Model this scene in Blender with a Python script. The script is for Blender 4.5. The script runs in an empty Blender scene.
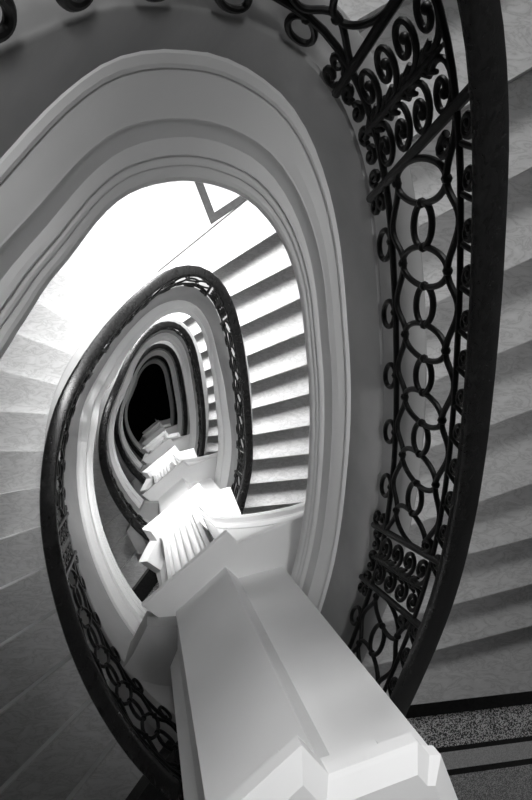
import bpy, bmesh, math, random
from mathutils import Vector, Matrix
random.seed(4)
S = bpy.context.scene
COL = S.collection
H = 4.0            # storey height
ZB = 23.46         # world z of the camera (depths below are measured down from it)
RISE = H / 27
Z1=2.5600
THX=[-16.000,-9.487,-3.147,2.017,7.768,14.099,21.435,29.837,39.282,50.472,69.000,93.000,119.500,145.199,165.571,177.690,193.155,205.945,220.266,234.705,251.714,269.345,284.314,299.204,309.174,318.689,326.000,333.500,341.000]
IDX=[-1.000,0.000,1.000,2.000,3.000,4.000,5.000,6.000,7.000,8.000,9.000,10.000,11.000,12.000,13.000,14.000,15.000,16.000,17.000,18.000,19.000,20.000,21.000,22.000,23.000,24.000,25.000,26.000,27.000]
GR=[-18,-12,-6,0,6,12,18,24,30,36,42,48,54,60,66,72,78,84,90,96,102,108,114,120,126,132,138,144,150,156,162,168,174,180,186,192,198,204,210,216,222,228,234,240,246,252,258,264,270,276,282,288,294,300,306,312,318,324,330,336,342]
R0=[1.917,1.871,1.798,1.683,1.538,1.385,1.239,1.109,0.998,0.903,0.822,0.751,0.692,0.642,0.600,0.565,0.536,0.512,0.492,0.477,0.466,0.458,0.455,0.455,0.459,0.468,0.480,0.498,0.521,0.550,0.587,0.634,0.693,0.766,0.853,0.946,1.026,1.074,1.086,1.074,1.049,1.018,0.990,0.966,0.951,0.945,0.946,0.956,0.975,1.004,1.042,1.090,1.148,1.220,1.307,1.408,1.529,1.682,1.880,2.126,2.432]
R1=[1.917,1.901,1.842,1.720,1.566,1.405,1.251,1.117,1.006,0.911,0.827,0.755,0.695,0.644,0.602,0.567,0.538,0.513,0.493,0.478,0.466,0.459,0.455,0.456,0.460,0.468,0.481,0.498,0.522,0.551,0.588,0.635,0.695,0.771,0.863,0.966,1.059,1.122,1.144,1.132,1.100,1.062,1.027,0.998,0.978,0.966,0.963,0.968,0.982,1.006,1.040,1.087,1.149,1.227,1.320,1.420,1.537,1.696,1.920,2.184,2.442]
R2=[1.818,1.760,1.682,1.572,1.442,1.311,1.186,1.065,0.949,0.842,0.745,0.663,0.594,0.538,0.492,0.456,0.428,0.407,0.390,0.379,0.371,0.368,0.368,0.372,0.380,0.392,0.409,0.431,0.461,0.499,0.548,0.610,0.689,0.784,0.891,0.996,1.081,1.132,1.144,1.125,1.089,1.048,1.009,0.977,0.953,0.939,0.933,0.937,0.949,0.972,1.004,1.047,1.102,1.171,1.256,1.358,1.483,1.639,1.834,2.070,2.363]
MO0=[1.847,1.777,1.693,1.579,1.441,1.295,1.155,1.030,0.921,0.827,0.746,0.677,0.619,0.569,0.528,0.494,0.465,0.441,0.421,0.406,0.395,0.388,0.385,0.387,0.394,0.407,0.423,0.441,0.466,0.498,0.538,0.587,0.645,0.716,0.797,0.882,0.956,1.005,1.022,1.012,0.984,0.950,0.920,0.895,0.878,0.870,0.872,0.881,0.898,0.922,0.955,0.996,1.050,1.120,1.210,1.321,1.450,1.605,1.796,2.040,2.361]
MO1=[1.797,1.751,1.678,1.563,1.418,1.264,1.118,0.988,0.878,0.783,0.702,0.635,0.583,0.542,0.510,0.481,0.455,0.432,0.413,0.397,0.386,0.379,0.375,0.376,0.380,0.388,0.401,0.418,0.441,0.470,0.507,0.554,0.612,0.684,0.766,0.849,0.922,0.977,1.002,0.996,0.970,0.937,0.904,0.878,0.862,0.858,0.863,0.874,0.891,0.918,0.957,1.010,1.078,1.159,1.250,1.353,1.478,1.638,1.842,2.088,2.382]
MO2=[1.748,1.690,1.612,1.502,1.372,1.241,1.116,0.995,0.879,0.772,0.675,0.593,0.524,0.468,0.422,0.386,0.358,0.337,0.320,0.309,0.301,0.298,0.298,0.302,0.310,0.322,0.339,0.361,0.391,0.429,0.478,0.540,0.619,0.714,0.821,0.926,1.011,1.062,1.074,1.055,1.019,0.978,0.939,0.907,0.883,0.869,0.863,0.867,0.879,0.902,0.934,0.977,1.032,1.101,1.186,1.288,1.413,1.569,1.764,2.000,2.293]
SI0=[1.767,1.697,1.614,1.499,1.361,1.214,1.075,0.949,0.840,0.746,0.666,0.597,0.539,0.489,0.447,0.409,0.370,0.331,0.299,0.278,0.269,0.267,0.271,0.276,0.284,0.297,0.313,0.331,0.352,0.382,0.423,0.474,0.530,0.592,0.659,0.727,0.784,0.825,0.847,0.853,0.849,0.837,0.822,0.806,0.792,0.785,0.786,0.795,0.811,0.834,0.865,0.905,0.957,1.023,1.106,1.207,1.330,1.480,1.671,1.925,2.271]
SI1=[1.657,1.611,1.539,1.423,1.277,1.122,0.976,0.847,0.736,0.642,0.560,0.493,0.442,0.407,0.384,0.366,0.348,0.330,0.312,0.298,0.287,0.279,0.276,0.276,0.280,0.289,0.302,0.320,0.343,0.370,0.403,0.444,0.496,0.564,0.648,0.743,0.836,0.908,0.944,0.944,0.920,0.887,0.854,0.828,0.810,0.801,0.799,0.802,0.813,0.834,0.866,0.909,0.965,1.034,1.117,1.216,1.335,1.487,1.679,1.910,2.189]
SI2=[1.648,1.590,1.512,1.402,1.272,1.141,1.016,0.895,0.779,0.672,0.575,0.493,0.424,0.368,0.322,0.286,0.266,0.252,0.242,0.235,0.230,0.228,0.228,0.231,0.235,0.243,0.253,0.267,0.291,0.329,0.378,0.440,0.519,0.614,0.721,0.826,0.911,0.962,0.974,0.955,0.919,0.878,0.839,0.807,0.783,0.769,0.763,0.767,0.779,0.802,0.834,0.877,0.932,1.001,1.086,1.188,1.313,1.469,1.664,1.900,2.193]
NOSE=[[0.039,-2.218,-0.033,-2.312],[-0.132,-2.063,-0.376,-2.356],[-0.279,-1.882,-0.828,-2.396],[-0.405,-1.662,-0.86,-1.998],[-0.532,-1.43,-0.891,-1.64],[-0.627,-1.188,-0.923,-1.317],[-0.682,-0.937,-0.955,-1.021],[-0.705,-0.689,-0.987,-0.73],[-0.706,-0.446,-1.019,-0.439],[-0.677,-0.177,-1.051,-0.151],[-0.638,0.048,-1.083,0.16],[-0.539,0.296,-0.964,0.452],[-0.513,0.542,-0.814,0.72],[-0.325,0.747,-0.676,1.022],[-0.228,0.997,-0.5,1.291],[0.452,1.412,1.013,1.895],[0.705,1.199,1.272,1.58],[0.864,0.974,1.441,1.286],[0.989,0.696,1.564,0.975],[1.072,0.4,1.659,0.643],[1.148,0.119,1.752,0.319],[1.193,-0.161,1.829,-0.0],[1.221,-0.465,1.898,-0.359],[1.237,-0.766,1.959,-0.705],[1.228,-1.067,1.997,-1.018],[1.212,-1.38,2.035,-1.331],[1.624,-1.847,2.376,-1.845]]
NOSE_TOP=[[0.039,-2.218,-0.033,-2.312],[-0.132,-2.063,-0.376,-2.356],[-0.279,-1.882,-0.828,-2.396],[-0.405,-1.662,-0.86,-1.998],[-0.532,-1.43,-0.891,-1.64],[-0.627,-1.188,-0.923,-1.317],[-0.682,-0.937,-0.955,-1.021],[-0.705,-0.689,-0.987,-0.73],[-0.706,-0.446,-1.019,-0.439],[-0.677,-0.177,-1.051,-0.151],[-0.638,0.048,-1.083,0.16],[-0.539,0.296,-0.964,0.452],[-0.513,0.542,-0.814,0.72],[-0.325,0.747,-0.676,1.022],[-0.228,0.997,-0.5,1.291],[0.452,1.412,1.013,1.895],[0.705,1.199,1.272,1.58],[1.267,1.087,1.368,1.144],[1.37,0.79,1.48,0.84],[1.463,0.47,1.592,0.516],[1.543,0.159,1.704,0.212],[1.605,-0.169,1.816,-0.114],[1.628,-0.515,1.928,-0.424],[1.653,-0.845,2.04,-0.786],[1.666,-1.194,2.152,-1.151],[1.652,-1.525,2.264,-1.5],[1.624,-1.847,2.376,-1.845]]

# ------------------------------------------------------------------ camera
cam_d = bpy.data.cameras.new('camera'); cam = bpy.data.objects.new('camera', cam_d); COL.objects.link(cam)
cam_d.sensor_fit = 'VERTICAL'; cam_d.sensor_height = 36.0; cam_d.lens = 27.0
cam_d.clip_start = 0.02; cam_d.clip_end = 200
rot = Matrix(((0.97930779, 0.0023609, -0.20236273), (0, 0.99993195, 0.01166587), (0.2023765, -0.01142448, 0.97924115)))
cam.matrix_world = Matrix.Translation((0, 0, ZB)) @ rot.to_4x4()
S.camera = cam
# ------------------------------------------------------------------ world, daylight, exposure
w = bpy.data.worlds.new('world'); S.world = w; w.use_nodes = True
w.node_tree.nodes['Background'].inputs[0].default_value = (1, 1, 1, 1)
w.node_tree.nodes['Background'].inputs[1].default_value = 0.05
S.view_settings.view_transform = 'Standard'; S.view_settings.look = 'None'
S.view_settings.exposure = 0.0; S.view_settings.gamma = 1.0
S.view_settings.use_curve_mapping = False
WIN_POWER = [46, 660, 480, 200, 50]     # sky light falling through the landing window of each storey
WIN_HIGH = [2.0, 3.25, 3.3, 3.3, 3.3]
SKY_POWER = 9
WIN_X, WIN_Y = 0.5, 3.1
def area(name, loc, target, sx, sy, power, spread=180):
    l = bpy.data.lights.new(name, 'AREA'); l.shape = 'RECTANGLE'; l.size = sx; l.size_y = sy
    l.energy = power; l.spread = math.radians(spread)
    o = bpy.data.objects.new(name, l); COL.objects.link(o); o.location = loc
    o.rotation_euler = (Vector(target) - Vector(loc)).to_track_quat('-Z', 'Y').to_euler()
    return o
for k, p in enumerate(WIN_POWER):
    zc = ZB - (5.68 + 4 * (k - 1)) + 2.25
    area('window_daylight', (WIN_X - (0.25 if k == 0 else 0), WIN_Y + (2.4 if k == 0 else 4.2), zc + WIN_HIGH[k]), (1.5, -1.5, ZB - 3.3) if k == 0 else (WIN_X, WIN_Y, zc), 3.6 if k else 1.2, 3.0 if k else 1.5, p, 60 if k else 75)
area('skylight_daylight', (0.3, -0.05, ZB + 4.6), (0.25, -0.05, 0), 0.7, 0.7, SKY_POWER, 34)
# ------------------------------------------------------------------ materials
def mat(name, base, rough=0.6, noise=None, spec=0.5, bump=None, metal=0.0):
    m = bpy.data.materials.new(name); m.use_nodes = True; nt = m.node_tree
    b = nt.nodes['Principled BSDF']; b.inputs['Roughness'].default_value = rough
    b.inputs['Specular IOR Level'].default_value = spec; b.inputs['Metallic'].default_value = metal
    b.inputs['Base Color'].default_value = (base, base, base, 1)
    tc = nt.nodes.new('ShaderNodeTexCoord')
    if noise:
        sc, lo, hi, det = noise
        n = nt.nodes.new('ShaderNodeTexNoise'); n.inputs['Scale'].default_value = sc; n.inputs['Detail'].default_value = det
        nt.links.new(tc.outputs['Object'], n.inputs['Vector'])
        r = nt.nodes.new('ShaderNodeValToRGB')
        r.color_ramp.elements[0].position = 0.3; r.color_ramp.elements[1].position = 0.7
        r.color_ramp.elements[0].color = (lo, lo, lo, 1); r.color_ramp.elements[1].color = (hi, hi, hi, 1)
        nt.links.new(n.outputs['Fac'], r.inputs['Fac']); nt.links.new(r.outputs['Color'], b.inputs['Base Color'])
    if bump:
        n2 = nt.nodes.new('ShaderNodeTexNoise'); n2.inputs['Scale'].default_value = bump[0]
        nt.links.new(tc.outputs['Object'], n2.inputs['Vector'])
        bp = nt.nodes.new('ShaderNodeBump'); bp.inputs['Strength'].default_value = bump[1]; bp.inputs['Distance'].default_value = 0.01
        nt.links.new(n2.outputs['Fac'], bp.inputs['Height']); nt.links.new(bp.outputs['Normal'], b.inputs['Normal'])
    return m
def marble(name):
    m = mat(name, 0.5, 0.42); nt = m.node_tree; b = nt.nodes['Principled BSDF']
    tc = nt.nodes.new('ShaderNodeTexCoord'); oi = nt.nodes.new('ShaderNodeObjectInfo')
    add = nt.nodes.new('ShaderNodeVectorMath'); add.operation = 'MULTIPLY_ADD'
    mul = nt.nodes.new('ShaderNodeVectorMath'); mul.operation = 'SCALE'; mul.inputs[0].default_value = (7, 13, 5)
    nt.links.new(oi.outputs['Random'], mul.inputs['Scale'])
    add.inputs[1].default_value = (1, 1, 1)
    nt.links.new(tc.outputs['Object'], add.inputs[0]); nt.links.new(mul.outputs[0], add.inputs[2])
    mp = nt.nodes.new('ShaderNodeMapping'); mp.inputs['Rotation'].default_value = (0, 0, 0.6); mp.inputs['Scale'].default_value = (1.0, 2.4, 1.0)
    nt.links.new(add.outputs[0], mp.inputs['Vector'])
    n = nt.nodes.new('ShaderNodeTexNoise'); n.inputs['Scale'].default_value = 8.0; n.inputs['Detail'].default_value = 9; n.inputs['Roughness'].default_value = 0.65; n.inputs['Distortion'].default_value = 0.9
    nt.links.new(mp.outputs[0], n.inputs['Vector'])
    # thin veins where the noise crosses its middle value
    ab = nt.nodes.new('ShaderNodeMath'); ab.operation = 'SUBTRACT'; ab.inputs[1].default_value = 0.5; nt.links.new(n.outputs['Fac'], ab.inputs[0])
    ab2 = nt.nodes.new('ShaderNodeMath'); ab2.operation = 'ABSOLUTE'; nt.links.new(ab.outputs[0], ab2.inputs[0])
    r = nt.nodes.new('ShaderNodeValToRGB'); e = r.color_ramp.elements
    e[0].position = 0.0; e[0].color = (0.41, 0.41, 0.41, 1); e[1].position = 0.03; e[1].color = (0.53, 0.53, 0.53, 1)
    x = e.new(0.16); x.color = (0.6, 0.6, 0.6, 1)
    nt.links.new(ab2.outputs[0], r.inputs['Fac']); nt.links.new(r.outputs['Color'], b.inputs['Base Color'])
    return m
def wood(name):
    m = mat(name, 0.015, 0.27, spec=0.35); nt = m.node_tree; b = nt.nodes['Principled BSDF']
    tc = nt.nodes.new('ShaderNodeTexCoord'); mp = nt.nodes.new('ShaderNodeMapping'); mp.inputs['Scale'].default_value = (18, 3, 18)
    n = nt.nodes.new('ShaderNodeTexNoise'); n.inputs['Scale'].default_value = 3; n.inputs['Detail'].default_value = 6; n.inputs['Distortion'].default_value = 1.5
    nt.links.new(tc.outputs['Object'], mp.inputs[0]); nt.links.new(mp.outputs[0], n.inputs['Vector'])
    r = nt.nodes.new('ShaderNodeValToRGB'); r.color_ramp.elements[0].color = (0.009, 0.009, 0.009, 1); r.color_ramp.elements[1].color = (0.018, 0.018, 0.018, 1)
    r.color_ramp.elements[0].position = 0.35; r.color_ramp.elements[1].position = 0.75
    nt.links.new(n.outputs['Fac'], r.inputs['Fac']); nt.links.new(r.outputs['Color'], b.inputs['Base Color'])
    return m
def terrazzo(name, lo, hi, scale, thr):
    m = mat(name, lo, 0.45); nt = m.node_tree; b = nt.nodes['Principled BSDF']
    tc = nt.nodes.new('ShaderNodeTexCoord'); v = nt.nodes.new('ShaderNodeTexVoronoi'); v.inputs['Scale'].default_value = scale
    nt.links.new(tc.outputs['Object'], v.inputs['Vector'])
    bw = nt.nodes.new('ShaderNodeSeparateColor'); nt.links.new(v.outputs['Color'], bw.inputs[0])
    r = nt.nodes.new('ShaderNodeValToRGB'); r.color_ramp.elements[0].position = thr; r.color_ramp.elements[1].position = thr + 0.12
    r.color_ramp.elements[0].color = (lo, lo, lo, 1); r.color_ramp.elements[1].color = (hi, hi, hi, 1)
    nt.links.new(bw.outputs[0], r.inputs['Fac']); nt.links.new(r.outputs['Color'], b.inputs['Base Color'])
    return m
M = dict(
    marble=marble('veined_marble'),
    riser=mat('riser_lit_tone', 0.7, 0.5, (6, 0.64, 0.74, 6)),  # paler than the treads: window light on the risers put into the colour
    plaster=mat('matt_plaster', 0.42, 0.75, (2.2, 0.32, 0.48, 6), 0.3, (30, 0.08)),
    paint=mat('white_paint', 0.8, 0.6, (1.6, 0.82, 0.87, 4), 0.3),
    iron=mat('black_iron', 0.016, 0.42, (25, 0.004, 0.010, 3), 0.12),
    wood=wood('dark_polished_wood'),
    black=mat('black_stone', 0.012, 0.4, (40, 0.008, 0.02, 3), 0.4),
    speckle=terrazzo('coarse_terrazzo', 0.05, 0.75, 170, 0.45),
    greystone=terrazzo('fine_grey_terrazzo', 0.42, 0.58, 230, 0.4),
    floor=terrazzo('mottled_terrazzo', 0.22, 0.58, 210, 0.5),
    inlay=mat('grey_stone_inlay', 0.04, 0.6, (20, 0.033, 0.05, 4), 0.2),
    dark=mat('ground_unlit_tone', 0.006, 0.9, (3, 0.004, 0.008, 3), 0.1),  # near-black colour stands in for the shade over the unlit ground floor
    wall=mat('wall_plaster', 0.74, 0.8, (1.2, 0.79, 0.85, 4), 0.2),
    frame=mat('painted_window_frame', 0.6, 0.5, (4, 0.57, 0.63, 3)),
)
g = bpy.data.materials.new('clear_glass'); g.use_nodes = True; nt = g.node_tree; nt.nodes.remove(nt.nodes['Principled BSDF'])
tr = nt.nodes.new('ShaderNodeBsdfTransparent'); gl = nt.nodes.new('ShaderNodeBsdfGlossy'); gl.inputs['Roughness'].default_value = 0.02
mx = nt.nodes.new('ShaderNodeMixShader'); mx.inputs[0].default_value = 0.06
nt.links.new(tr.outputs[0], mx.inputs[1]); nt.links.new(gl.outputs[0], mx.inputs[2]); nt.links.new(mx.outputs[0], nt.nodes['Material Output'].inputs[0])
M['glass'] = g
# ------------------------------------------------------------------ mesh helpers
class MB:
    def __init__(s): s.v = []; s.f = []; s.sm = []
    def add(s, vs, fs, smooth=False):
        n = len(s.v); s.v += [tuple(v) for v in vs]; s.f += [tuple(i + n for i in f) for f in fs]; s.sm += [smooth] * len(fs)
    def loft(s, rows, closed_u=False, closed_v=False, smooth=False, caps=False):
        n, m = len(rows), len(rows[0]); vs = [p for r in rows for p in r]; fs = []
        for a in range(n if closed_u else n - 1):
            for b in range(m if closed_v else m - 1):
                a2, b2 = (a + 1) % n, (b + 1) % m
                fs.append((a * m + b, a * m + b2, a2 * m + b2, a2 * m + b))
        if caps and not closed_u:
            fs.append(tuple(range(m))[::-1]); fs.append(tuple((n - 1) * m + i for i in range(m)))
        s.add(vs, fs, smooth)
    def prism(s, poly, z0, z1):
        """plan polygon extruded between two world heights"""
        n = len(poly); vs = [(x, y, z0) for x, y in poly] + [(x, y, z1) for x, y in poly]
        s.add(vs, [tuple(range(n))[::-1], tuple(range(n, 2 * n))] + [(i, (i + 1) % n, n + (i + 1) % n, n + i) for i in range(n)])
    def box(s, x0, x1, y0, y1, z0, z1): s.prism([(x0, y0), (x1, y0), (x1, y1), (x0, y1)], z0, z1)
    def tube(s, pts, refs, r, sides=8, closed=False, r2=None, caps=True):
        pts = [Vector(p) for p in pts]; n = len(pts); rows = []
        for i, p in enumerate(pts):
            a = pts[(i - 1) % n] if closed or i > 0 else pts[0]
            b = pts[(i + 1) % n] if closed or i < n - 1 else pts[-1]
            t = (b - a)
            t = t.normalized() if t.length > 1e-9 else Vector((0, 0, 1))
            u = Vector(refs[i]); u = (u - t * u.dot(t))
            u = u.normalized() if u.length > 1e-6 else t.orthogonal().normalized()
            v = t.cross(u); ri = r[i] if isinstance(r, (list, tuple)) else r
            rows.append([p + (u * math.cos(q) * (ri if r2 is None else r2) + v * math.sin(q) * ri) for q in [2 * math.pi * k / sides for k in range(sides)]])
        s.loft(rows, closed_u=closed, closed_v=True, smooth=True, caps=caps)
    def ball(s, c, r, seg=8, rings=5):
        rows = []
        for i in range(rings + 1):
            a = math.pi * i / rings
            rows.append([(c[0] + r * math.sin(a) * math.cos(2 * math.pi * j / seg), c[1] + r * math.sin(a) * math.sin(2 * math.pi * j / seg), c[2] + r * math.cos(a)) for j in range(seg)])
        s.loft(rows, closed_v=True, smooth=True)
    def build(s, name, m, parent=None, kind=None, label=None, cat=None, group=None, sharp=38):
        me = bpy.data.meshes.new(name); me.from_pydata(s.v, [], s.f); me.update()
        bm = bmesh.new(); bm.from_mesh(me); bmesh.ops.remove_doubles(bm, verts=bm.verts, dist=1e-5)
        bmesh.ops.recalc_face_normals(bm, faces=bm.faces); bm.to_mesh(me); bm.free()
        if any(s.sm):
            for p in me.polygons: p.use_smooth = True
            try: me.set_sharp_from_angle(angle=math.radians(sharp))
            except Exception: pass
        me.materials.append(m)
        o = bpy.data.objects.new(name, me); COL.objects.link(o)
        if parent: attach(o, parent)
        tag(o, label, cat, group, kind)
        return o
def origin_of(o):
    p = Vector((0, 0, 0))
    while o: p += o.location; o = o.parent
    return p
def attach(o, parent):
    o.parent = parent; o.location = -origin_of(parent)
def tag(o, label=None, cat=None, group=None, kind=None):
    for k, v in (('label', label), ('category', cat), ('group', group), ('kind', kind)):
        if v: o[k] = v
    return o
def empty(name, loc, label=None, cat=None, group=None, kind=None):
    o = bpy.data.objects.new(name, None); COL.objects.link(o); o.location = loc; o.empty_display_size = 0.2
    return tag(o, label, cat, group, kind)
def copy_tree(o, parent=None):
    c = o.copy(); COL.objects.link(c)
    if parent: c.parent = parent
    for ch in list(o.children): copy_tree(ch, c)
    return c
# ------------------------------------------------------------------ the plan of the stair
def interp(x, xs, ys):
    if x <= xs[0]: return ys[0] + (x - xs[0]) * (ys[1] - ys[0]) / (xs[1] - xs[0])
    for i in range(len(xs) - 1):
        if x <= xs[i + 1]: return ys[i] + (ys[i + 1] - ys[i]) * (x - xs[i]) / (xs[i + 1] - xs[i])
    return ys[-1]
def cubic(x, xs, ys):
    n = len(xs); h = xs[1] - xs[0]; j = max(0, min(n - 2, int((x - xs[0]) / h))); u = (x - xs[j]) / h
    m0 = (ys[j + 1] - ys[max(j - 1, 0)]) / (2 if j > 0 else 1); m1 = (ys[min(j + 2, n - 1)] - ys[j]) / (2 if j < n - 2 else 1)
    return (2*u**3 - 3*u**2 + 1) * ys[j] + (u**3 - 2*u**2 + u) * m0 + (-2*u**3 + 3*u**2) * ys[j+1] + (u**3 - u**2) * m1
RAIL = [R0, R1, R2]; MOUT = [MO0, MO1, MO2]; SINN = [SI0, SI1, SI2]
# the turn angle as a smooth function of the step count
TI = [i * 0.25 - 1 for i in range(4 * 28 + 1)]
TT = [interp(t, IDX, THX) for t in TI]
for _ in range(10): TT = [TT[0]] + [(TT[i-1] + 2 * TT[i] + TT[i+1]) / 4 for i in range(1, len(TT) - 1)] + [TT[-1]]
def theta(i): return interp(i, TI, TT)
def sst(a, b, x):
    u = max(0, min(1, (x - a) / (b - a))); return u * u * (3 - 2 * u)
def Zh(k, i):
    """depth of the handrail top below the camera"""
    z = Z1 + i * RISE + H * (k - 1)
    if k == 0: z -= 0.23 * (1 - sst(172, 203, theta(i)))
    return z
def mz(k, i):
    t = theta(i); return 0.14 * sst(138, 186, t) * (1 - sst(190, 222, t)) if k == 0 else 0.0
def polar(t, r): a = math.radians(t); return (-r * math.sin(a), -r * math.cos(a))
def plan(k, i, tab, off=0.0):
    t = theta(i); return polar(t, cubic(t, GR, tab[min(k, 2)]) + off)
def P3(k, i, tab, off, d):
    x, y = plan(k, i, tab, off); return Vector((x, y, ZB - Zh(k, i) - d))
def outward(k, i):
    a = Vector(plan(k, i - 0.05, RAIL)); b = Vector(plan(k, i + 0.05, RAIL)); t = b - a
    n = Vector((t.y, -t.x)).normalized(); p = Vector(plan(k, i, RAIL))
    if n.dot(p) < 0: n = -n
    return Vector((n.x, n.y, 0))
def frange(a, b, st):
    n = max(1, int(round((b - a) / st))); return [a + (b - a) * j / n for j in range(n + 1)]
def ang(p): t = math.degrees(math.atan2(-p[0], -p[1])); return t + 360 if t < -40 else t
def nose_hit(k, j, off):
    """point where nosing line j crosses the string at a radial offset from the handrail"""
    x0, y0, x1, y1 = (NOSE if k else NOSE_TOP)[j]; d = Vector((x1 - x0, y1 - y0)).normalized(); best = None
    if j in (15, 25, 26):           # these lines run almost along the string: start them on it
        p = Vector(plan(k, j, RAIL, off))
        if j == 26: p = Vector((p.x, -1.85))
        if j == 25: p = Vector((p.x, y0 + (p.x - x0) * d.y / d.x))
        if j == 15: p = Vector((x0, y0)) - d * 0.40
        return p, (Vector((x1, y1)) - p).normalized()
    for q in range(-1400, 1400, 5):
        s = q / 1000; p = Vector((x0, y0)) + d * s
        f = p.length - (cubic(ang(p), GR, RAIL[min(k, 2)]) + off)
        if best is not None and pf < 0 <= f: return p, d
        pf = f; best = 1
    return Vector((x0, y0)), d
WIDTH = 1.55
WALLP = []
for j in range(27):
    p, d = nose_hit(1, j, 0.1); WALLP.append(p + d * (WIDTH + (0.55 if j == 26 else 0.25 if j == 25 else 0.75 if j == 15 else 0.35 if j == 16 else 0)))
CORNER = [Vector((-1.05, 2.75)), Vector((-0.85, WIN_Y)), Vector((1.75, WIN_Y)), Vector((1.9, 2.9))]
def zf(k): return ZB - (Z1 + 0.9 + H * (k - 1))     # world height of landing k
LEVELS = 5
# ------------------------------------------------------------------ outer walls
ZTOP, ZBOT = ZB + 4.9, zf(6) - 0.0
def wall_strip(name, pts, mb=None):
    b = MB(); nn = []
    for a in range(len(pts) - 1):
        p, q = Vector(pts[a]), Vector(pts[a + 1]); t = (q - p).normalized(); n = Vector((t.y, -t.x))
        if n.dot(p + q) < 0: n = -n
        b.prism([p, q, q + n * 0.15, p + n * 0.15], ZBOT, ZTOP)
    return b.build(name, M['wall'], kind='structure')
wall_strip('wall_left', [WALLP[j] for j in range(0, 15)] + CORNER[:2])
wall_strip('wall_right', CORNER[2:] + [WALLP[j] for j in range(15, 27)])
wx0, wx1 = WIN_X - 0.95, WIN_X + 1.05
b = MB(); b.box(CORNER[1].x, wx0, WIN_Y, WIN_Y + 0.3, ZBOT, ZTOP); b.box(wx1, CORNER[2].x, WIN_Y, WIN_Y + 0.3, ZBOT, ZTOP)
edges = [ZBOT]
for k in range(LEVELS - 1, -1, -1):
    zl = zf(k) - 15 * H / 26; edges += [zl + 1.15, zl + 3.35]
edges.append(ZTOP)
for a in range(0, len(edges), 2): b.box(wx0, wx1, WIN_Y, WIN_Y + 0.3, edges[a], edges[a + 1])
b.build('wall_back', M['wall'], kind='structure')
for k in range(LEVELS):
    zl = zf(k) - 15 * H / 26; z0, z1 = zl + 1.15, zl + 3.35
    f = MB(); y0, y1 = WIN_Y + 0.08, WIN_Y + 0.16
    for x, wd in ((wx0, 0.06), (WIN_X - 0.03, 0.06), (wx1 - 0.06, 0.06)): f.box(x, x + wd, y0, y1, z0, z1)
    for z, hh in ((z0, 0.06), (z0 + 0.95, 0.035), (z1 - 0.06, 0.06)): f.box(wx0, wx1, y0, y1, z, z + hh)
    fo = f.build('window_%d' % (k + 1), M['frame'], kind='structure')
    for x, x2 in ((wx0 + 0.06, WIN_X - 0.03), (WIN_X + 0.03, wx1 - 0.06)):
        p = MB(); p.box(x, x2, WIN_Y + 0.115, WIN_Y + 0.121, z0 + 0.06, z1 - 0.06); p.build('pane', M['glass'], fo)
HALL = [WALLP[0], Vector((WALLP[0].x, -4.9)), Vector((WALLP[26].x, -4.9)), WALLP[26]]
wall_strip('wall_front', HALL)
c = MB()
allp = WALLP[:15] + CORNER + WALLP[15:] + [HALL[2], HALL[1]]
cx0, cx1, cy0, cy1 = -2.7, 3.4, -5.2, 3.5
sk = (-0.8, 1.6, -1.0, 1.4)
for (x0, x1, y0, y1) in ((cx0, sk[0], cy0, cy1), (sk[1], cx1, cy0, cy1), (sk[0], sk[1], cy0, sk[2]), (sk[0], sk[1], sk[3], cy1)):
    c.box(x0, x1, y0, y1, ZB + 4.4, ZB + 4.9)
c.build('ceiling', M['wall'], kind='structure')
f = MB()
for q in range(5):
    x = sk[0] + (sk[1] - sk[0]) * q / 4; f.box(x - 0.025, x + 0.025, sk[2], sk[3], ZB + 4.42, ZB + 4.47)
fo = f.build('window_6', M['frame'], kind='structure')
p = MB(); p.box(sk[0], sk[1], sk[2], sk[3], ZB + 4.475, ZB + 4.483); p.build('pane', M['glass'], fo)
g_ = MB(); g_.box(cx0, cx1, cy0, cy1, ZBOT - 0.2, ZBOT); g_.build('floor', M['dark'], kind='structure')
# ------------------------------------------------------------------ landings
def offset_line(pts, d):
    out = []
    for i, p in enumerate(pts):
        ns = []
        for a, b2 in ((i - 1, i), (i, i + 1)):
            if a >= 0 and b2 < len(pts):
                t = (pts[b2] - pts[a]).normalized(); ns.append(Vector((-t.y, t.x)))
        if len(ns) == 1: out.append(p + ns[0] * d)
        else:
            m = (ns[0] + ns[1]).normalized(); out.append(p + m * (d / max(0.3, m.dot(ns[0]))))
    return out
n0, d0 = nose_hit(1, 0, 0.0)
edge = [Vector((WALLP[26].x, -1.85)), Vector((0.62, -1.85)), n0, WALLP[0]]
edge = edge[::-1]                                    # left to right, landing on its right-hand (south) side
BANDS = [(0.0, 0.178, 'black'), (0.178, 0.388, 'speckle'), (0.388, 0.421, 'black'), (0.421, 0.535, 'greystone'), (0.535, 0.574, 'black')]
def landing(k):
    z = zf(k); b = MB(); inn = offset_line(edge, -0.574)
    poly = inn + [HALL[2], HALL[1]]
    b.prism(poly, z - 0.3, z)
    o = b.build('floor', M['floor'], kind='structure')
    for a, c_, m in BANDS:
        A, B_ = offset_line(edge, -a), offset_line(edge, -c_); s = MB()
        for q in range(len(edge) - 1): s.prism([A[q], A[q + 1], B_[q + 1], B_[q]], z - 0.3, z)
        s.build('border_strip', M[m], o)
    return o
for k in range(0, LEVELS + 1): landing(k)
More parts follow.
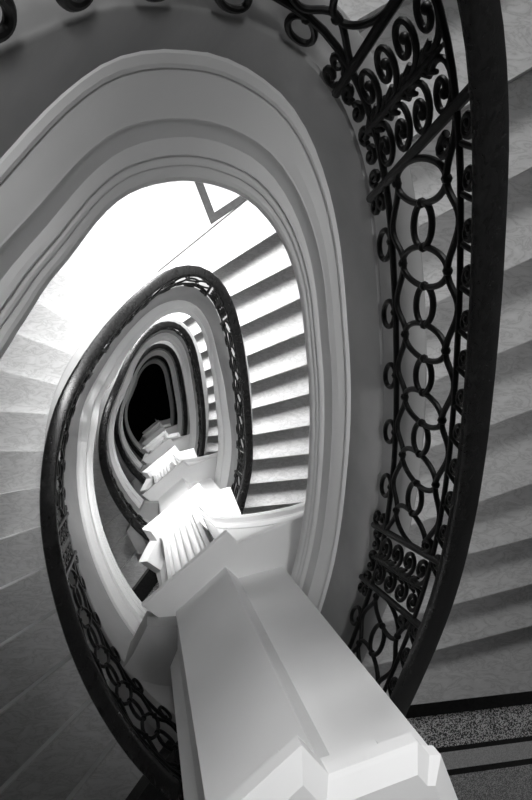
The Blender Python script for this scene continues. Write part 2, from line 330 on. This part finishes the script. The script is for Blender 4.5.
# ------------------------------------------------------------------ flights of stairs
FL = ['top marble stair flight, descending along the big curved railing on the right of the photo',
      'second marble stair flight, its sunlit treads seen through the uppermost oval opening',
      'third marble stair flight, a strip of small lit treads beside the second handrail',
      'fourth marble stair flight, narrow curved band deep in the well inside the third',
      'lowest visible marble stair flight, curving around the black hole of the well']
def flight(k):
    root = empty('stair_flight', (0.3, 0.3, zf(k + 1)), FL[k], 'stairs', 'stair flights around the oval well')
    st = frange(-0.6, 26.6, 0.25)
    # closed string: curb top, plaster face
    b = MB(); rows = []
    for i in st:
        rm = cubic(theta(i), GR, MOUT[min(k, 2)]) - cubic(theta(i), GR, RAIL[min(k, 2)])
        rows.append([P3(k, i, RAIL, 0.15, 1.2), P3(k, i, RAIL, 0.15, 0.71), P3(k, i, RAIL, 0.14, 0.70), P3(k, i, RAIL, -0.035, 0.70),
                     P3(k, i, RAIL, -0.045, 0.71), P3(k, i, RAIL, rm + 0.004, 1.0 - mz(k, i)), P3(k, i, RAIL, rm + 0.004, 1.2)])
    b.loft(rows, closed_v=True, smooth=True, caps=True)
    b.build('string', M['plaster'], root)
    # moulded lower edge of the string and the soffit behind it
    prof = [(-0.10, 0.985), (0.02, 0.985), (0.12, 0.99), (0.14, 1.002), (0.10, 1.008), (0.10, 1.014), (0.22, 1.03), (0.38, 1.048), (0.53, 1.078), (0.56, 1.081), (0.56, 1.093), (0.52, 1.10), (0.56, 1.205), (0.70, 1.21),
            (0.79, 1.218), (0.79, 1.228), (0.73, 1.234), (0.73, 1.246), (0.83, 1.25), (0.87, 1.258), (0.87, 1.268), (0.81, 1.274), (0.95, 1.284), (1.0, 1.296), (1.0, 1.335)]
    b = MB(); rows = []
    for i in st:
        t = theta(i); r = cubic(t, GR, RAIL[min(k, 2)]); rm = cubic(t, GR, MOUT[min(k, 2)]) - r; rs = cubic(t, GR, SINN[min(k, 2)]) - r
        row = [P3(k, i, RAIL, rm + (rs - rm) * f_, d - mz(k, i) * max(0, 1.1 - max(0, f_))) for f_, d in prof]
        row += [P3(k, i, RAIL, 0.12, 1.335), P3(k, i, RAIL, 0.12, 0.985 - mz(k, i))]
        rows.append(row)
    b.loft(rows[6:], closed_v=True, smooth=True, caps=True)
    b.build('moulding', M['paint'], root, sharp=13)
    b = MB(); rows = []
    for q in range(0, 27):
        z = zf(k) - (q if q <= 15 else q - 1) * H / 26; p, d = nose_hit(k, q, 0.11)
        rows.append([(p.x, p.y, z - 0.30), (WALLP[q].x, WALLP[q].y, z - 0.30), (WALLP[q].x, WALLP[q].y, z - 0.44), (p.x, p.y, z - 0.44)])
        if q == 14:
            for t_ in range(1, 5):
                c_ = CORNER[t_ - 1]; i = 14 + t_ / 5; p = Vector(plan(k, i, RAIL, 0.11)); z2 = z - RISE * t_ / 5
                rows.append([(p.x, p.y, z2 - 0.30), (c_.x, c_.y, z2 - 0.30), (c_.x, c_.y, z2 - 0.44), (p.x, p.y, z2 - 0.44)])
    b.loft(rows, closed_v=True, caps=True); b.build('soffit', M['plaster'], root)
    # treads
    for j in range(1, 27):
        zt = zf(k) - (j if j <= 15 else j - 1) * H / 26      # the corner landing takes two going widths at one height
        pa, da = nose_hit(k, j - 1, 0.11); pb, db = nose_hit(k, j, 0.11)
        ta, tb = ang(pa), ang(pb); ta += 360 if j > 20 and ta < 90 else 0; tb += 360 if j > 20 and tb < 90 else 0; inner = []
        for q in range(1, 5):
            t = ta + (tb - ta) * q / 5; inner.append(Vector(polar(t, cubic(t, GR, RAIL[min(k, 2)]) + 0.11)))
        if j == 15: inner.append(Vector(polar(tb, cubic(tb, GR, RAIL[min(k, 2)]) + 0.11)))
        if j == 16: inner.insert(0, Vector(polar(ta, cubic(ta, GR, RAIL[min(k, 2)]) + 0.11)))
        nb = Vector((db.y, -db.x)); mid = (pa + WALLP[j - 1]) / 2 - (pb + WALLP[j]) / 2
        if nb.dot(mid) > 0: nb = -nb
        outer = [WALLP[j]] + (CORNER[::-1] if j == 15 else []) + [WALLP[j - 1]]
        lip = [pb + nb * 0.012, WALLP[j] + nb * 0.012]
        b = MB()
        b.prism([pa] + inner + lip + outer[1:], zt - 0.032, zt)
        to = b.build('tread', M['marble'], root)
        b = MB(); b.prism([pa] + inner + [pb] + outer, zt - 0.32, zt - 0.032); b.build('riser', M['riser'], to)
        if j == 15:
            A, C1, C2 = Vector((0.652, 1.618)), Vector((0.493, 2.021)), Vector((0.998, 1.867))
            u, v = (C1 - A).normalized(), (C2 - A).normalized(); s = MB()
            wd = 0.075; m = (u + v); inn_ = A + m * (wd / max(0.2, abs(u.x * v.y - u.y * v.x)))
            s.prism([A, A + u * 1.2, A + u * 1.2 + v * wd, inn_], zt - 0.01, zt + 0.002)
            s.prism([A, inn_, A + v * 0.75 + u * wd, A + v * 0.75], zt - 0.01, zt + 0.002)
            s.build('inlay_border', M['inlay'], to)
    return root
FLIGHTS = [flight(0), flight(1), flight(2)]
for k in (3, 4):
    c_ = copy_tree(FLIGHTS[2]); c_.location.z -= H * (k - 2); tag(c_, FL[k])
# ------------------------------------------------------------------ railings
def rail_pt(k, i, d, off=-0.045): return P3(k, i, RAIL, off, d)
def iron(b, k, pts, r, sides, closed=False):
    b.tube([rail_pt(k, i, d) for i, d in pts], [outward(k, i) for i, d in pts], r, sides, closed)
def ellipse(ci, cd, v1, v2, n): return [(ci + v1[0] * math.cos(a) + v2[0] * math.sin(a), cd + v1[1] * math.cos(a) + v2[1] * math.sin(a)) for a in [2 * math.pi * q / n for q in range(n)]]
def spiral(ci, cd, hx, hd, a0, turns, n, shrink=0.78):
    out = []
    for q in range(n + 1):
        t = q / n; a = a0 + 2 * math.pi * turns * t; r = 1 - shrink * t ** 0.85
        out.append((ci + hx * r * math.cos(a), cd + hd * r * math.sin(a)))
    return out
RL = ['huge dark handrail with black iron scroll railing, nearest the camera at the right edge',
      'oval dark railing of the second flight, from bottom left up around the bright landing',
      'smaller oval railing inside the second one, third flight down the well',
      'tiny oval railing deep in the well, fourth flight down',
      'faintest railing at the bottom of the well, next to the black hole']
PANELS = [(5.1, 6.15), (10.7, 11.8), (16.45, 17.55), (22.17, 23.16)]
CHAINS = [(-0.6, 5.1), (6.15, 10.7), (12.1, 16.45), (17.55, 22.17), (23.16, 26.4)]
def railing(k):
    fine = k == 0
    sd = 9 if fine else 5; n_el = 30 if fine else 14; RB = 0.0098
    root = empty('stair_railing', (0.3, 0.3, zf(k + 1)), RL[k], 'railing', 'iron railings around the oval well')
    st = frange(-0.6, 26.4, 0.2 if fine else 0.3)
    prof = [(-0.034, -0.014), (-0.028, -0.004), (-0.018, 0), (0.038, 0), (0.050, -0.004), (0.056, -0.014), (0.056, -0.028), (0.048, -0.034), (0.045, -0.042), (0.032, -0.050),
            (-0.014, -0.050), (-0.025, -0.042), (-0.027, -0.034), (-0.034, -0.028)]
    rows = []
    for i in st:
        c_ = rail_pt(k, i, 0); o = outward(k, i); rows.append([c_ + o * a + Vector((0, 0, z)) for a, z in prof])
    b = MB(); b.loft(rows, closed_v=True, smooth=True, caps=True); b.build('handrail', M['wood'], root)
    for nm, d, r in (('lower_bar', 0.56, 0.011), ('upper_bar', 0.135, 0.009)):
        b = MB(); iron(b, k, [(i, d) for i in st], r, sd); b.build(nm, M['iron'], root)
    for a, c_ in PANELS:
        mid = (a + c_) / 2; w2 = (c_ - a) / 2
        b = MB()
        for e in (a, c_): iron(b, k, [(e + (0.05 - 0.16 * q / 8 if k == 0 and e == 17.55 else 0), 0.69 - 0.63 * q / 8) for q in range(9)], 0.0145, sd)
        iron(b, k, [(mid, 0.60 - 0.45 * q / 8) for q in range(9)], [0.012] * 7 + [0.010, 0.005], sd)
        for e, sg in ((a, -1), (c_, 1)):                       # leaf clusters at the foot of the end bars
            for dd in (0.60, 0.66):
                iron(b, k, spiral(e + sg * 0.16, dd, 0.12, 0.035, math.pi if sg > 0 else 0, 1.1 * (1 if dd > 0.62 else -1), 12), 0.010, sd)
            iron(b, k, spiral(e + sg * 0.14, 0.19, 0.1, 0.05, math.pi if sg > 0 else 0, -1.1, 12), 0.011, sd)
        for q in range(4):                                      # buds on the centre stem
            dd = 0.19 + 0.105 * q
            for sg in (-1, 1):
                iron(b, k, [(mid, dd + 0.05), (mid + sg * 0.07, dd + 0.035), (mid + sg * 0.12, dd + 0.005)], [0.010, 0.011, 0.006], sd)
        pn = b.build('scroll_panel', M['iron'], root)
        for sg in (-1, 1):
            for q in range(4):
                s = MB(); dd = 0.185 + 0.112 * q
                hx = w2 * 0.47; ci = mid + sg * w2 * 0.5
                pts = [(mid + sg * 0.02, dd + 0.075)] + spiral(ci, dd, hx, 0.062, math.pi * 0.75 if sg > 0 else math.pi * 0.25, 1.5 * (-1 if sg < 0 else 1), n_el, 0.84)
                iron(s, k, pts, 0.0088, sd); e = pts[-1]; s.ball(rail_pt(k, *e), 0.0145)
                s.build('scroll', M['iron'], pn)
        if fine:
            s = MB()
            for q in range(5):
                dd = 0.60 + 0.02 * q
                iron(s, k, spiral(a + (c_ - a) * (q + 0.5) / 5, 0.625, 0.09, 0.04, math.pi * (q % 2), 1.2, 14), 0.010, sd)
            s.build('base_scroll', M['iron'], pn)
    for a, c_ in CHAINS:
        per = 0.826; n = max(1, int(round((c_ - a - 0.45) / per)))
        per = (c_ - a - 0.5) / n
        cs = [a + 0.25 + per * q for q in range(n + 1)]
        wl, wu = MB(), MB(); ss = frange(a, c_, 0.06 if fine else 0.15)
        iron(wl, k, [(i, 0.513 - 0.034 * math.cos(2 * math.pi * (i - cs[0] + 0.14) / per)) for i in ss], RB, sd)
        iron(wu, k, [(i, 0.172 + 0.032 * math.cos(2 * math.pi * (i - cs[0] - 0.14) / per)) for i in ss], RB, sd)
        wl.build('wave_bar', M['iron'], root); wu.build('wave_bar', M['iron'], root)
        for q, ci in enumerate(cs):
            b = MB(); iron(b, k, ellipse(ci, 0.345, (0.205, 0), (0.14, -0.143), n_el), RB, sd, True)
            for e in ((ci - 0.14, 0.488), (ci + 0.14, 0.202)): b.ball(rail_pt(k, *e), 0.0155)
            b.build('ring', M['iron'], root)
            if q < n:
                cj = ci + per / 2; hw = per / 2 - 0.2
                b = MB(); iron(b, k, ellipse(cj, 0.345, (hw, 0), (0.02, -0.057), n_el), 0.010, sd, True)
                for e in ((cj - hw, 0.345), (cj + hw, 0.345)): b.ball(rail_pt(k, *e), 0.0155)
                b.build('oval', M['iron'], root)
                b = MB(); iron(b, k, ellipse(cj - 0.03, 0.615, (0.16, 0), (0.0, 0.047), n_el), 0.0095, sd, True)
                for e in ((cj - 0.03, 0.568),): b.ball(rail_pt(k, *e), 0.0155)
                b.build('foot_ring', M['iron'], root)
            for h in (-0.15, 0.25) if fine else (0,):
                b = MB(); iron(b, k, spiral(ci + h, 0.090, 0.115, 0.032, -math.pi / 2, 1.35, 16 if fine else 9, 0.7), 0.0085, sd)
                iron(b, k, [(ci + h + 0.10, 0.125), (ci + h + 0.16, 0.095), (ci + h + 0.24, 0.05)], 0.008, sd)
                b.ball(rail_pt(k, ci + h, 0.090), 0.012)
                b.build('frieze_scroll', M['iron'], root)
    return root
RAILS = [railing(0), railing(1), railing(2)]
for k in (3, 4):
    c_ = copy_tree(RAILS[2]); c_.location.z -= H * (k - 2); tag(c_, RL[k])
# ------------------------------------------------------------------ pier at the narrow end of the well
PB = [(0.12, -1.63), (-0.03, -1.52), (0.068, -1.33), (0.0, -1.225), (0.508, -0.826), (0.578, -0.93), (0.80, -0.875), (0.90, -1.12)]
PL = [(-0.005, -1.283), (0.514, -0.858), (0.583, -0.933), (1.05, -0.76)]
PS = [(0.20, -1.335), (0.503, -1.076), (0.583, -1.152), (0.866, -1.093), (0.97, -1.36), (0.97, -1.84), (0.19, -1.90), (0.158, -1.60), (0.20, -1.50)]
def shrink(poly, d):
    """inset a plan polygon given anticlockwise or clockwise"""
    n = len(poly); A = sum(poly[i][0] * poly[(i + 1) % n][1] - poly[(i + 1) % n][0] * poly[i][1] for i in range(n)); out = []
    sg = 1 if A > 0 else -1
    for i in range(n):
        p0, p1, p2 = Vector(poly[i - 1]), Vector(poly[i]), Vector(poly[(i + 1) % n])
        t0, t1 = (p1 - p0).normalized(), (p2 - p1).normalized()
        n0_, n1_ = Vector((-t0.y, t0.x)) * sg, Vector((-t1.y, t1.x)) * sg; m = (n0_ + n1_)
        m = m.normalized() if m.length > 1e-4 else n0_
        out.append(p1 + m * (d / max(0.35, m.dot(n0_))))
    return out
def stack(b, poly, prof):
    """plan polygon lofted through (inset, depth) pairs"""
    rows = []
    for ins, z in prof: rows.append([(p.x, p.y, z) for p in shrink(poly, ins)] if ins else [(p[0], p[1], z) for p in poly])
    b.loft(rows, closed_v=True, caps=True)
PN = ['white pier with stepped cap in the foreground, bottom of the photo',
      'white pier second from the top, its fluted panel showing just beyond the foreground pier',
      'white pier third from the top, below the slab under the fluted panel',
      'white pier fourth down the well, small stepped slabs', 'lowest white pier ledge beside the black hole']
PB_TOP = [(0.12, -1.63), (-0.03, -1.52), (0.068, -1.33), (0.0, -1.225), (0.403, -0.912), (0.476, -0.998), (0.727, -0.941), (0.762, -0.983), (0.796, -0.987), (0.90, -1.25)]
BACK = [(0.97, -1.84), (0.19, -1.90)]
def pier(k):
    """from the cap at depth 1.45 down over the shaft and the ledge to the fluted panel that stands on the next cap"""
    zc = ZB - 1.45 - H * k; zl = ZB - 3.68 - H * k; zn = zc - H
    root = empty('stair_pier', (0.5, -1.4, zn), PN[k], 'pier', 'white piers stacked down the well')
    b = MB(); stack(b, (PB_TOP if k == 0 else PB) + BACK, [(0.10, zc - 0.26), (0.10, zc - 0.19), (0.05, zc - 0.15), (0.03, zc - 0.12), (0.03, zc - 0.10), (0.0, zc - 0.09), (0.0, zc - 0.045), (0.012, zc - 0.034), (0.055, zc)])
    b.build('cap', M['paint'], root)
    b = MB(); b.prism(PS, zl - 0.02, zc - 0.2); b.build('shaft', M['paint'], root)
    led = PL + [(1.32, -0.86), (1.42, -1.2), (1.1, -1.84), (0.19, -1.90), (0.12, -1.5), (0.09, -1.36)]
    b = MB(); stack(b, led, [(0.02, zl - 0.11), (0.02, zl - 0.07), (0.0, zl - 0.06), (0.0, zl - 0.006), (0.006, zl)]); b.build('ledge', M['paint'], root)
    b = MB(); b.prism([(0.09, -1.36), (0.026, -1.352), (-0.055, -1.51), (-0.19, -1.70), (-0.05, -1.98), (0.2, -2.0), (0.21, -1.5), (0.21, -1.36)], zl - 0.1, zl + 0.15); b.build('side_block', M['plaster'], root)
    # curved fascia of the landing, with a groove and a rounded lower edge
    edge_ = [(0.425, -0.865, 4.66), (0.472, -0.905, 4.62), (0.52, -0.942, 4.56), (0.60, -0.932, 4.46), (0.703, -0.905, 4.35), (0.80, -0.878, 4.26), (0.893, -0.849, 4.18), (1.02, -0.80, 4.06), (1.14, -0.744, 3.98), (1.30, -0.67, 3.92)]
    b = MB(); rows = []; nn = Vector((-0.27, 0.96))
    for x, y, zz in edge_:
        e_ = Vector((x, y)); zb = ZB - zz - H * k; zt_ = zl - 0.10; back = Vector((0.12, -0.30))
        L = lambda o, z: tuple(e_ + nn * o) + (z,)
        gz = zb + min(0.16, (zt_ - zb) * 0.4)
        rows.append([L(-0.055, zt_), L(-0.055, gz + 0.02), L(-0.085, gz + 0.012), L(-0.085, gz - 0.012), L(-0.055, gz - 0.02), L(-0.055, zb + 0.012), L(-0.045, zb + 0.002), L(-0.012, zb), L(0.0, zb - 0.012), L(0.0, zb - 0.04), L(-0.03, zb - 0.07),
                     tuple(e_ + back) + (zb - 0.07,), tuple(e_ + back) + (zt_,)])
    b.loft(rows, closed_v=True, caps=True); b.build('fascia', M['paint'], root)
    # neck with the fluted panel
    neck = [(0.20, -1.30), (0.480, -1.060), (0.57, -1.13), (0.866, -1.093), (0.97, -1.36), (0.97, -1.84), (0.19, -1.90), (0.158, -1.60), (0.2, -1.5)]
    b = MB(); b.prism(neck, zn - 0.01, zl - 0.09); b.build('neck', M['paint'], root)
    A, B_ = Vector(neck[0]), Vector(neck[1]); t = (B_ - A).normalized(); n = Vector((-t.y, t.x)); Lw = (B_ - A).length
    b = MB(); b.prism([A - t * 0.02, B_ + t * 0.02, B_ + t * 0.02 + n * 0.05, A - t * 0.02 + n * 0.05], zn, zn + 0.10)
    b.prism([A, B_, B_ + n * 0.03, A + n * 0.03], zn + 0.10, zn + 0.14); b.build('base_moulding', M['paint'], root)
    b = MB()
    for e in (0.0, Lw - 0.035): b.prism([A + t * e, A + t * (e + 0.035), A + t * (e + 0.035) + n * 0.045, A + t * e + n * 0.045], zn + 0.14, zl - 0.09)
    b.build('panel_edge', M['paint'], root)
    for q in range(5):
        c_ = A + t * (0.035 + (Lw - 0.07) * (q + 0.5) / 5); r = (Lw - 0.07) / 10 * 0.88
        poly = [c_ + t * (r * math.cos(a)) + n * (r * math.sin(a)) for a in [math.pi * w_ / 8 for w_ in range(9)]]
        b = MB(); rows = [[(p.x, p.y, z) for p in poly] for z in (zn + 0.14, zl - 0.09)]
        b.loft(rows, smooth=True); b.build('flute', M['paint'], root)
    return root
pier(0); pr = pier(1)
for k in range(2, 5):
    c_ = copy_tree(pr); c_.location.z -= H * (k - 1); tag(c_, PN[k])
